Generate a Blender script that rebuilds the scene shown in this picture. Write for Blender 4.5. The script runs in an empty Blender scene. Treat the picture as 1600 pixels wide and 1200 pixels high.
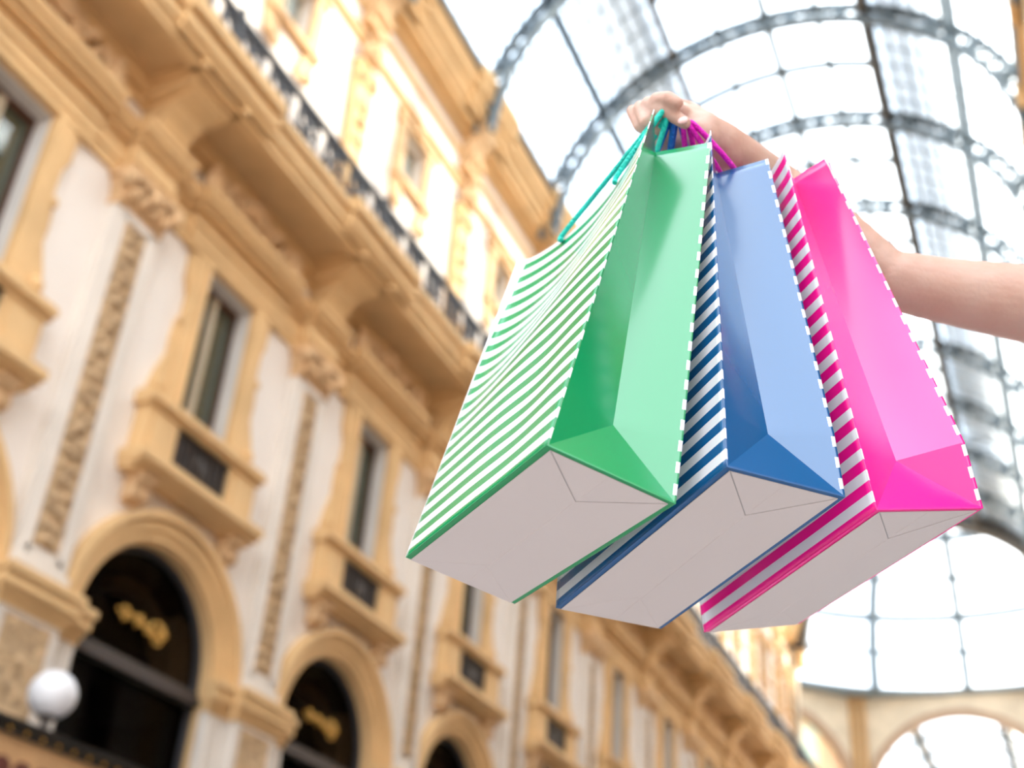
import bpy, bmesh, math, random
from mathutils import Vector, Matrix
random.seed(7)
SC = bpy.context.scene
COL = SC.collection

# ------------------------------------------------------------------ camera
FPX = 1900.0
RX = Vector((0.91885736, 0.38860951, 0.06843823))      # camera right in the world
DN = Vector((-0.14729775, 0.49870875, -0.85416214))    # camera down
FW = Vector((-0.36606628, 0.77477238, 0.51548351))     # camera forward
EYE = Vector((0.0, 0.0, 1.0))
cam = bpy.data.objects.new('camera', bpy.data.cameras.new('camera'))
COL.objects.link(cam)
UP = -DN
cam.matrix_world = Matrix(((RX.x, UP.x, -FW.x, EYE.x), (RX.y, UP.y, -FW.y, EYE.y),
                           (RX.z, UP.z, -FW.z, EYE.z), (0, 0, 0, 1)))
cam.data.sensor_width = 36.0
cam.data.lens = FPX / 1600 * 36.0
cam.data.clip_start = 0.05
cam.data.clip_end = 500
cam.data.dof.use_dof = True
cam.data.dof.focus_distance = 0.96
cam.data.dof.aperture_fstop = 4.8
SC.camera = cam

# ------------------------------------------------------------------ sky, sun, exposure
w = bpy.data.worlds.new('sky'); SC.world = w; w.use_nodes = True
bg = w.node_tree.nodes['Background']
bg.inputs[0].default_value = (0.86, 0.93, 1.0, 1)
bg.inputs[1].default_value = 2.2
sun = bpy.data.objects.new('sun', bpy.data.lights.new('sun', 'SUN'))
COL.objects.link(sun)
sun.data.energy = 12.0
sun.data.color = (1.0, 0.86, 0.66)
sun.data.angle = math.radians(2.0)
sun.rotation_euler = Vector((1.0, 0.6, 0.49)).to_track_quat('Z', 'Y').to_euler()
SC.view_settings.view_transform = 'Standard'
SC.view_settings.look = 'None'
SC.view_settings.exposure = 1.08
SC.view_settings.gamma = 1.0
SC.view_settings.use_curve_mapping = False


def at(x, y, d):
    """surveyed point of the hand and arm: frame position and depth -> world"""
    return EYE + RX * ((x - 800) / FPX * d) + DN * ((y - 600) / FPX * d) + FW * d


# ------------------------------------------------------------------ materials
def mat(name, col, rough=0.6, var=0.0, scale=4.0, bump=0.0, bscale=30.0, metal=0.0, spec=0.5, coat=0.0, col2=None, sss=0.0):
    m = bpy.data.materials.new(name); m.use_nodes = True
    nt = m.node_tree; b = nt.nodes['Principled BSDF']
    b.inputs['Roughness'].default_value = rough
    b.inputs['Metallic'].default_value = metal
    b.inputs['Specular IOR Level'].default_value = spec
    b.inputs['Coat Weight'].default_value = coat
    b.inputs['Base Color'].default_value = (*col, 1)
    if sss:
        b.inputs['Subsurface Weight'].default_value = sss
        b.inputs['Subsurface Radius'].default_value = (0.012, 0.005, 0.003)
        b.inputs['Subsurface Scale'].default_value = 1.0
    tc = nt.nodes.new('ShaderNodeTexCoord')
    if var or col2:
        n = nt.nodes.new('ShaderNodeTexNoise'); n.inputs['Scale'].default_value = scale; n.inputs['Detail'].default_value = 5
        nt.links.new(tc.outputs['Object'], n.inputs['Vector'])
        r = nt.nodes.new('ShaderNodeValToRGB')
        c2 = col2 if col2 else tuple(c * (1 - var) for c in col)
        r.color_ramp.elements[0].position = 0.32; r.color_ramp.elements[1].position = 0.68
        r.color_ramp.elements[0].color = (*c2, 1); r.color_ramp.elements[1].color = (*col, 1)
        nt.links.new(n.outputs['Fac'], r.inputs['Fac'])
        nt.links.new(r.outputs['Color'], b.inputs['Base Color'])
    if bump:
        n2 = nt.nodes.new('ShaderNodeTexNoise'); n2.inputs['Scale'].default_value = bscale; n2.inputs['Detail'].default_value = 4
        nt.links.new(tc.outputs['Object'], n2.inputs['Vector'])
        bp = nt.nodes.new('ShaderNodeBump'); bp.inputs['Strength'].default_value = bump; bp.inputs['Distance'].default_value = 0.02
        nt.links.new(n2.outputs['Fac'], bp.inputs['Height']); nt.links.new(bp.outputs['Normal'], b.inputs['Normal'])
    return m


def glassmat(name, tint, gloss=0.08, rough=0.05, dirt=0.0, dirtcol=(.7, .72, .7), milky=False):
    m = bpy.data.materials.new(name); m.use_nodes = True
    nt = m.node_tree; nt.nodes.clear()
    o = nt.nodes.new('ShaderNodeOutputMaterial')
    t = nt.nodes.new('ShaderNodeBsdfTransparent'); t.inputs[0].default_value = (*tint, 1)
    g = nt.nodes.new('ShaderNodeBsdfGlossy'); g.inputs['Roughness'].default_value = rough
    mx = nt.nodes.new('ShaderNodeMixShader'); mx.inputs[0].default_value = gloss
    nt.links.new(t.outputs[0], mx.inputs[1]); nt.links.new(g.outputs[0], mx.inputs[2])
    last = mx
    if dirt:
        d = nt.nodes.new('ShaderNodeBsdfTranslucent' if milky else 'ShaderNodeBsdfDiffuse'); d.inputs[0].default_value = (*dirtcol, 1)
        m2 = nt.nodes.new('ShaderNodeMixShader'); m2.inputs[0].default_value = dirt
        nt.links.new(mx.outputs[0], m2.inputs[1]); nt.links.new(d.outputs[0], m2.inputs[2]); last = m2
    nt.links.new(last.outputs[0], o.inputs[0])
    return m


def paper(name, col, white=(0.78, 0.78, 0.83), period=0.01818, rough=0.22, spec=0.62, coat=1.0):
    """glossy card: stripes where uv.x < 1, plain colour elsewhere"""
    m = bpy.data.materials.new(name); m.use_nodes = True
    nt = m.node_tree; b = nt.nodes['Principled BSDF']
    b.inputs['Roughness'].default_value = rough
    b.inputs['Specular IOR Level'].default_value = spec
    b.inputs['Coat Weight'].default_value = coat; b.inputs['Coat Roughness'].default_value = 0.24
    uv = nt.nodes.new('ShaderNodeUVMap'); sp = nt.nodes.new('ShaderNodeSeparateXYZ')
    nt.links.new(uv.outputs[0], sp.inputs[0])

    def M(op, a, bb):
        n = nt.nodes.new('ShaderNodeMath'); n.operation = op
        for i, v in enumerate((a, bb)):
            if v is None: continue
            if isinstance(v, (int, float)): n.inputs[i].default_value = v
            else: nt.links.new(v, n.inputs[i])
        return n.outputs[0]
    fr = M('FRACT', M('ADD', M('DIVIDE', sp.outputs[1], period), 0.12), None)
    isw = M('GREATER_THAN', fr, 0.5)
    inx = M('LESS_THAN', sp.outputs[0], 1.0)
    f = M('MULTIPLY', isw, inx)
    mx = nt.nodes.new('ShaderNodeMix'); mx.data_type = 'RGBA'
    nt.links.new(f, mx.inputs[0])
    mx.inputs[6].default_value = (*col, 1); mx.inputs[7].default_value = (*white, 1)
    nt.links.new(mx.outputs[2], b.inputs['Base Color'])
    tc = nt.nodes.new('ShaderNodeTexCoord')
    n2 = nt.nodes.new('ShaderNodeTexNoise'); n2.inputs['Scale'].default_value = 14; n2.inputs['Detail'].default_value = 2
    nt.links.new(tc.outputs['Object'], n2.inputs['Vector'])
    bp = nt.nodes.new('ShaderNodeBump'); bp.inputs['Strength'].default_value = 0.25; bp.inputs['Distance'].default_value = 0.002
    nt.links.new(n2.outputs['Fac'], bp.inputs['Height']); nt.links.new(bp.outputs['Normal'], b.inputs['Normal'])
    return m


OCHRE = mat('ochre_stone', (0.85, 0.56, 0.275), 0.75, 0.16, 1.2, 0.25, 14)
OCHRE2 = mat('ochre_carved_stone', (0.84, 0.55, 0.30), 0.8, 0.28, 5.0, 0.4, 20)
SAND = mat('sand_carved_stone', (0.72, 0.49, 0.28), 0.8, 0.5, 7.0, 0.4, 25)
CREAM = mat('cream_plaster', (0.91, 0.83, 0.765), 0.8, 0.06, 0.8, 0.1, 20)
WHITEST = mat('pale_stone', (0.84, 0.765, 0.69), 0.75, 0.10, 1.5, 0.1, 20)
REVEAL = mat('pale_grey_plaster', (0.78, 0.74, 0.70), 0.8, 0.08, 2)
DARKPAN = mat('dark_bronze_panel', (0.035, 0.025, 0.022), 0.45, 0.3, 8, 0.5, 18, 0.3)
IRON = mat('dark_iron', (0.05, 0.05, 0.06), 0.5, 0.2, 6)
STEEL = mat('blue_grey_painted_steel', (0.14, 0.18, 0.21), 0.5, 0.2, 1.5)
STEELD = mat('dark_brown_steel', (0.10, 0.085, 0.07), 0.6, 0.2, 1.5)
BANDSCREEN = mat('added_band_screen', (0.46, 0.40, 0.33), 0.8, 0.2, 2)
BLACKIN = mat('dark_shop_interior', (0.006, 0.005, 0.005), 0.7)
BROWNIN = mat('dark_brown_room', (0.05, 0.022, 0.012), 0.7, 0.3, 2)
WOODBR = mat('brown_window_wood', (0.10, 0.035, 0.015), 0.5, 0.2, 4)
BEIGEW = mat('beige_window_wood', (0.55, 0.46, 0.33), 0.5, 0.1, 4)
TRANS = mat('grey_brown_metal', (0.075, 0.06, 0.055), 0.5, 0.1, 4)
GILT = mat('gilded_metal', (0.75, 0.42, 0.10), 0.35, 0.2, 9, 0, 20, 0.6)
GLOBE = mat('white_opal_glass', (0.86, 0.86, 0.90), 0.35)
MARBLE = mat('pale_marble_floor', (0.40, 0.36, 0.34), 0.35, 0.15, 0.6)
PANE = glassmat('vault_glass', (0.90, 0.95, 1.0), 0.04, 0.1, 0.36, (0.86, 0.91, 0.95), True)
WINP = glassmat('green_window_glass', (0.40, 0.47, 0.36), 0.16, 0.04, 0.18, (0.20, 0.22, 0.14))
FANP = glassmat('dark_shop_glass', (0.45, 0.42, 0.38), 0.008, 0.04)
SKYP = glassmat('attic_window_glass', (0.55, 0.65, 0.66), 0.30, 0.03, 0.35, (0.62, 0.70, 0.70))
SKIN = mat('skin', (0.565, 0.38, 0.31), 0.5, 0.0, 20, 0.12, 60, 0, 0.4, 0, (0.54, 0.325, 0.255), 0.22)
NAIL = mat('pink_nail', (0.90, 0.55, 0.52), 0.25)
BOARD = mat('white_card', (0.69, 0.615, 0.60), 0.55, 0.02, 8)
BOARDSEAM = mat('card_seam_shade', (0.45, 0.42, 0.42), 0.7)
INNER = mat('white_paper_inside', (0.86, 0.85, 0.85), 0.6)


# ------------------------------------------------------------------ mesh builder
class MB:
    def __init__(self, xf=None):
        self.v = []; self.f = []; self.uv = None; self.xf = xf; self.smooth = False

    def add(self, vs, fs):
        o = len(self.v)
        self.v += [self.xf(*p) if self.xf else tuple(p) for p in vs]
        self.f += [tuple(i + o for i in f) for f in fs]

    def box(self, x0, x1, y0, y1, z0, z1):
        self.add([(x0, y0, z0), (x1, y0, z0), (x1, y1, z0), (x0, y1, z0), (x0, y0, z1), (x1, y0, z1), (x1, y1, z1), (x0, y1, z1)],
                 [(0, 3, 2, 1), (4, 5, 6, 7), (0, 1, 5, 4), (1, 2, 6, 5), (2, 3, 7, 6), (3, 0, 4, 7)])

    def prism_y(self, prof, y0, y1):
        """profile [(x,z)...] extruded along y"""
        n = len(prof)
        self.add([(x, y0, z) for x, z in prof] + [(x, y1, z) for x, z in prof],
                 [tuple(range(n)), tuple(range(2 * n - 1, n - 1, -1))] + [(i, (i + 1) % n, n + (i + 1) % n, n + i) for i in range(n)])

    def prism_x(self, prof, x0, x1):
        """profile [(y,z)...] extruded along x"""
        n = len(prof)
        self.add([(x0, y, z) for y, z in prof] + [(x1, y, z) for y, z in prof],
                 [tuple(range(n)), tuple(range(2 * n - 1, n - 1, -1))] + [(i, (i + 1) % n, n + (i + 1) % n, n + i) for i in range(n)])

    def arc_x(self, cy, cz, r0, r1, x0, x1, a0=0, a1=180, n=24):
        """arch ring in the y-z plane, r0..r1, thickness x0..x1"""
        vs = []; fs = []
        for i in range(n + 1):
            a = math.radians(a0 + (a1 - a0) * i / n); c, s = math.cos(a), math.sin(a)
            vs += [(x0, cy + r0 * c, cz + r0 * s), (x1, cy + r0 * c, cz + r0 * s), (x1, cy + r1 * c, cz + r1 * s), (x0, cy + r1 * c, cz + r1 * s)]
        for i in range(n):
            for k in range(4):
                a = i * 4 + k; b = i * 4 + (k + 1) % 4
                fs.append((a, b, b + 4, a + 4))
        fs += [(0, 1, 2, 3), (n * 4, n * 4 + 3, n * 4 + 2, n * 4 + 1)]
        self.add(vs, fs)

    def arc_y(self, cx, cz, r0, r1, y0, y1, a0=0, a1=180, n=24):
        vs = []; fs = []
        for i in range(n + 1):
            a = math.radians(a0 + (a1 - a0) * i / n); c, s = math.cos(a), math.sin(a)
            vs += [(cx + r0 * c, y0, cz + r0 * s), (cx + r0 * c, y1, cz + r0 * s), (cx + r1 * c, y1, cz + r1 * s), (cx + r1 * c, y0, cz + r1 * s)]
        for i in range(n):
            for k in range(4):
                a = i * 4 + k; b = i * 4 + (k + 1) % 4
                fs.append((a, b, b + 4, a + 4))
        fs += [(0, 1, 2, 3), (n * 4, n * 4 + 3, n * 4 + 2, n * 4 + 1)]
        self.add(vs, fs)

    def ball(self, c, r, sx=1, sy=1, sz=1, seg=10, rings=6):
        vs = [(c[0], c[1], c[2] - r * sz)]; fs = []
        for i in range(1, rings):
            t = -math.pi / 2 + math.pi * i / rings
            for j in range(seg):
                a = 2 * math.pi * j / seg
                vs.append((c[0] + r * sx * math.cos(t) * math.cos(a), c[1] + r * sy * math.cos(t) * math.sin(a), c[2] + r * sz * math.sin(t)))
        vs.append((c[0], c[1], c[2] + r * sz)); L = len(vs) - 1
        for j in range(seg):
            k = (j + 1) % seg
            fs.append((0, 1 + k, 1 + j))
            for i in range(rings - 2):
                fs.append((1 + i * seg + j, 1 + i * seg + k, 1 + (i + 1) * seg + k, 1 + (i + 1) * seg + j))
            fs.append((L, 1 + (rings - 2) * seg + j, 1 + (rings - 2) * seg + k))
        self.add(vs, fs)

    def tube(self, pts, rad, seg=8, cap=True):
        pts = [Vector(p) for p in pts]; n = len(pts)
        rs = rad if isinstance(rad, (list, tuple)) else [rad] * n
        vs = []; fs = []
        t = (pts[1] - pts[0]).normalized()
        u = t.orthogonal().normalized()
        for i, p in enumerate(pts):
            if 0 < i < n - 1: t2 = (pts[i + 1] - pts[i - 1]).normalized()
            elif i == 0: t2 = t
            else: t2 = (pts[-1] - pts[-2]).normalized()
            u = (u - t2 * u.dot(t2)).normalized(); v = t2.cross(u)
            for j in range(seg):
                a = 2 * math.pi * j / seg
                q = p + (u * math.cos(a) + v * math.sin(a)) * rs[i]
                vs.append(tuple(q))
        for i in range(n - 1):
            for j in range(seg):
                k = (j + 1) % seg
                fs.append((i * seg + j, i * seg + k, (i + 1) * seg + k, (i + 1) * seg + j))
        if cap:
            fs.append(tuple(range(seg - 1, -1, -1))); fs.append(tuple((n - 1) * seg + j for j in range(seg)))
        self.add(vs, fs)

    def capsule(self, a, b, ra, rb, seg=28, rings=5):
        a, b = Vector(a), Vector(b); d = b - a; L = d.length; d.normalize()
        pts = []; rs = []
        for i in range(rings):
            t = math.pi / 2 * (i + 0.15) / rings
            pts.append(a - d * ra * math.cos(t)); rs.append(ra * math.sin(t))
        pts.append(a); rs.append(ra); pts.append(b); rs.append(rb)
        for i in range(rings - 1, -1, -1):
            t = math.pi / 2 * (i + 0.15) / rings
            pts.append(b + d * rb * math.cos(t)); rs.append(rb * math.sin(t))
        self.tube(pts, rs, seg)

    def mesh(self, name, mats, smooth=None):
        me = bpy.data.meshes.new(name)
        me.from_pydata(self.v, [], self.f)
        bm = bmesh.new(); bm.from_mesh(me); bmesh.ops.recalc_face_normals(bm, faces=bm.faces); bm.to_mesh(me); bm.free()
        for m in (mats if isinstance(mats, (list, tuple)) else [mats]): me.materials.append(m)
        if smooth or (smooth is None and self.smooth):
            me.polygons.foreach_set('use_smooth', [True] * len(me.polygons))
        return me

    def build(self, name, mats, parent=None, smooth=None):
        return link(name, self.mesh(name, mats, smooth), parent)


def link(name, data, parent=None, loc=None):
    o = bpy.data.objects.new(name, data); COL.objects.link(o)
    if parent: o.parent = parent
    if loc: o.location = loc
    return o


def empty(name, loc=(0, 0, 0)):
    return link(name, None, None, loc)


def tag(o, label=None, cat=None, group=None, kind=None):
    if label: o['label'] = label
    if cat: o['category'] = cat
    if group: o['group'] = group
    if kind: o['kind'] = kind
    return o


KIDS = {}
def copy_tree(o, loc=None, parent=None):
    c = o.copy(); COL.objects.link(c)
    if parent: c.parent = parent
    if loc: c.location = loc
    for ch in list(o.children): copy_tree(ch, None, c)
    return c


LX = -12.0
def LF(p, y, z): return (LX + p, y, z)          # facade coordinates: p = how far proud of the left wall
FLOOR = 0.2
PITCH = 5.2
Y0 = 11.05                                       # pilaster 0;  window 0 is at Y0 + 2.6
KS = list(range(-2, 10))
RA = 1.64                                        # arch radius
YEND = 62.0
YBEG = -2.6                                      # the entrance: the camera stands at it, the open square behind

# ------------------------------------------------------------------ setting: floor and walls
b = MB(); b.box(-45, 36, YBEG, 132, FLOOR - 0.3, FLOOR)
tag(b.build('floor', MARBLE), kind='structure')
b = MB(); b.box(-60, 60, -80, YBEG, FLOOR - 0.3, FLOOR)
tag(b.build('floor', mat('grey_square_paving', (0.115, 0.102, 0.10), 0.7, 0.2, 0.7)), kind='structure')

b = MB(); b.box(-58, 58, -46, -42, FLOOR, 19.0); b.box(-58, 58, -42.6, -41.4, 18.2, 19.2); b.box(-58, 58, -42.2, -41.8, 6.0, 6.4)  # unseen building across the square, added for its dark reflection in the bags
for i in range(22):
    for z in (1.0, 7.6, 12.6): b.box(-54 + i * 5 - 1.7, -54 + i * 5 + 1.7, -42.0, -41.85, z, z + 4.2)
tag(b.build('wall_square', mat('grey_palace_stone', (0.30, 0.27, 0.24), 0.8, 0.2, 0.5)), kind='structure')

# left wall with its openings, one bay after the other
wl = MB(LF); wu = MB(LF)
def wq(m, y0, y1, z0, z1): m.box(-0.4, 0, y0, y1, z0, z1)
for k in KS:
    c = Y0 + PITCH * k + 2.6
    wq(wl, c - 2.6, c - RA, FLOOR, 8.4); wq(wl, c + RA, c + 2.6, FLOOR, 8.4)
    N = 24
    for i in range(N):
        a0 = math.pi * i / N; a1 = math.pi * (i + 1) / N
        p0 = (c + RA * math.cos(a0), 6.45 + RA * math.sin(a0)); p1 = (c + RA * math.cos(a1), 6.45 + RA * math.sin(a1))
        wl.prism_x([p0, p1, (p1[0], 8.4), (p0[0], 8.4)], -0.4, 0)
    wq(wl, c - 2.6, c + 2.6, 8.4, 9.2)
    wq(wl, c - 2.6, c - 0.68, 9.2, 12.95); wq(wl, c + 0.68, c + 2.6, 9.2, 12.95)
    wq(wl, c - 2.6, c + 2.6, 12.95, 14.9)
    wq(wu, c - 2.6, c + 2.6, 14.9, 19.4)
    wq(wu, c - 2.6, c - 0.55, 19.4, 20.9); wq(wu, c + 0.55, c + 2.6, 19.4, 20.9)
    wq(wu, c - 2.6, c + 2.6, 20.9, 24.2)
yk0 = Y0 + PITCH * KS[0]
wq(wl, YBEG, yk0, FLOOR, 14.9); wq(wu, YBEG, yk0, 14.9, 24.2)
WALL = wl.build('wall_left', CREAM); tag(WALL, kind='structure')
tag(wu.build('upper_storey', CREAM, WALL))


# carved relief strips: a grid pushed out by scrolls and leaves
def relief(name, y0, y1, z0, z1, p0, amp, ny, nz, m, seed):
    rnd = random.Random(seed)
    H = z1 - z0; Wd = y1 - y0
    blobs = []
    n = int(H / (Wd * 0.42))
    for i in range(n):
        zz = z0 + H * (i + 0.5) / n
        for s in (-1, 1):
            blobs.append((0.5 * (y0 + y1) + s * Wd * rnd.uniform(0.12, 0.3), zz + rnd.uniform(-.05, .05), Wd * rnd.uniform(.08, .17), rnd.uniform(.6, 1)))
        if i % 2 == 0: blobs.append((0.5 * (y0 + y1), zz, Wd * 0.16, 1.0))
    vs = []; fs = []
    for i in range(nz + 1):
        zz = z0 + H * i / nz
        near = [bb for bb in blobs if abs(bb[1] - zz) < bb[2] * 2.5]
        for j in range(ny + 1):
            yy = y0 + Wd * j / ny
            h = 0
            for (by, bz, br, ba) in near:
                d2 = ((yy - by) ** 2 + (zz - bz) ** 2) / br ** 2
                h = max(h, ba * math.exp(-d2 * 1.4) * (0.6 + 0.4 * math.cos(d2 * 6)))
            e = min(j, ny - j, i, nz - i)
            vs.append((p0 + amp * h * (1 if e > 0 else 0), yy, zz))
    for i in range(nz):
        for j in range(ny):
            a = i * (ny + 1) + j
            fs.append((a, a + 1, a + ny + 2, a + ny + 1))
    mb = MB(LF); mb.add(vs, fs)
    me = mb.mesh(name, m, True)
    me.flip_normals() if me.polygons and me.polygons[0].normal.x < 0 else None
    return me


def profile_run(mb, steps, y0, y1, ret=0.0):
    """horizontal moulding: steps [(p, z0, z1)] as stacked slabs"""
    for p, z0, z1 in steps: mb.box(-0.02, p, y0 - ret * p, y1 + ret * p, z0, z1)


# continuous string courses and entablature of the wall: parts of the wall
m = MB(LF); profile_run(m, [(.07, 12.98, 13.18), (.11, 13.18, 13.32), (.05, 13.32, 13.62), (.16, 13.62, 13.74), (.26, 13.74, 13.86), (.3, 13.86, 13.96)], YBEG, YEND)
m.build('entablature', OCHRE, WALL)
m = MB(LF); profile_run(m, [(.08, 14.45, 14.62), (.2, 14.62, 14.86)], YBEG, YEND); m.build('bed_moulding', OCHRE, WALL)
m = MB(LF); profile_run(m, [(.06, 21.35, 21.5), (.12, 21.5, 21.62), (.05, 22.3, 22.42), (.1, 22.42, 22.52)], YBEG, YEND); m.build('string_course', OCHRE, WALL)
m = MB(LF); profile_run(m, [(.1, 15.9, 16.6)], YBEG, YEND); m.build('plinth_course', CREAM, WALL)

# ------------------------------------------------------------------ pilasters (trim) with pedestal, shaft, capital, console
PK = {}
strip_me = relief('carved_strip', -0.25, 0.25, 6.95, 12.25, 0.15, 0.12, 16, 160, SAND, 3)
ped_me = relief('carved_panel', -0.42, 0.42, 1.0, 5.95, 0.31, 0.05, 16, 90, SAND, 5)


def make_pilaster(y, n):
    r = empty('trim_%d' % n, (0, y, 0)); tag(r, kind='structure')
    m = MB(LF); m.box(-.02, .3, -.55, .55, FLOOR, 6.06); m.box(-.02, .1, -1.08, -.55, FLOOR, 6.06); m.box(-.02, .1, .55, 1.08, FLOOR, 6.06)
    for s in (-1, 1):
        m.box(.1, .14, s * .98 - .05, s * .98 + .05, 1.0, 5.95); m.box(.1, .14, s * .62 - .05, s * .62 + .05, 1.0, 5.95)
    ped = m.build('pedestal', WHITEST, r)
    link('carved_panel', ped_me, ped)
    m = MB(LF)
    for p, z0, z1 in ((.05, 6.02, 6.12), (.1, 6.12, 6.22), (.17, 6.22, 6.40), (.22, 6.40, 6.50)):
        m.box(-.02, p + .08, -1.08 - p * .4, 1.08 + p * .4, z0, z1)
        m.box(-.02, p + .28, -.58 - p * .6, .58 + p * .6, z0, z1)
    m.build('pedestal_cornice', OCHRE, r)
    m = MB(LF); m.box(-.02, .26, -.53, .53, 6.5, 6.72); m.box(-.02, .2, -.5, .5, 6.72, 12.42)
    for s in (-1, 1):
        m.box(.2, .235, s * .31 - .045, s * .31 + .045, 6.8, 12.35)
    m.box(.2, .235, -.35, .35, 6.72, 6.9); m.box(.2, .235, -.35, .35, 12.28, 12.42)
    sh = m.build('shaft', WHITEST, r)
    st = link('carved_strip', strip_me, sh); st.location = (0.062, 0, 0)
    m = MB(LF)
    m.box(-.02, .24, -.52, .52, 12.42, 12.5)
    m.prism_x([(-.48, 12.5), (.48, 12.5), (.58, 12.88), (-.58, 12.88)], -.02, .3)
    m.box(-.02, .46, -.64, .64, 12.88, 13.0)
    for s in (-1, 1):
        for i in range(4):
            m.ball((.34, s * (.14 + i * .12), 12.62 + (i % 2) * .14), .1, seg=8, rings=5)
        m.ball((.36, s * .55, 12.8), .14, seg=8, rings=6)
    m.ball((.4, 0, 12.78), .13, seg=8, rings=6)
    m.build('capital', OCHRE2, r)
    m = MB(LF)
    for p, z0, z1 in ((.3, 13.0, 13.2), (.34, 13.2, 13.32), (.28, 13.32, 13.62), (.38, 13.62, 13.74), (.48, 13.74, 13.86), (.53, 13.86, 13.96)):
        m.box(-.02, p, -.38 - p * .45, .38 + p * .45, z0, z1)
    m.build('entablature_block', OCHRE, r)
    m = MB(LF)
    m.prism_y([(-.02, 13.96), (.34, 13.96), (.42, 14.1), (.5, 14.3), (.66, 14.5), (.95, 14.66), (1.0, 14.86), (-.02, 14.86)], -.36, .36)
    m.prism_y([(-.02, 14.5), (.72, 14.62), (1.02, 14.72), (1.02, 14.86), (-.02, 14.86)], -.52, .52)
    m.build('console', OCHRE, r)
    return r


pil = None; TN = 1
for k in KS + [10]:
    y = Y0 + PITCH * k
    if y > YEND: continue
    if pil is None: pil = make_pilaster(y, TN)
    else:
        c = copy_tree(pil, (0, y, 0)); c.name = 'trim_%d' % TN
    TN += 1


# ------------------------------------------------------------------ first floor windows
def scroll(m, cy, cz, p, R, turns=1.6, r=.07, dirn=1, a0=0):
    pts = []
    for i in range(26):
        t = i / 25; a = a0 + dirn * turns * 2 * math.pi * t; rr = R * (1 - .78 * t)
        pts.append((p + .05 * t, cy + rr * math.cos(a), cz + rr * math.sin(a)))
    m.tube(pts, [r * (1 - .45 * i / 25) for i in range(26)], 6)


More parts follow.
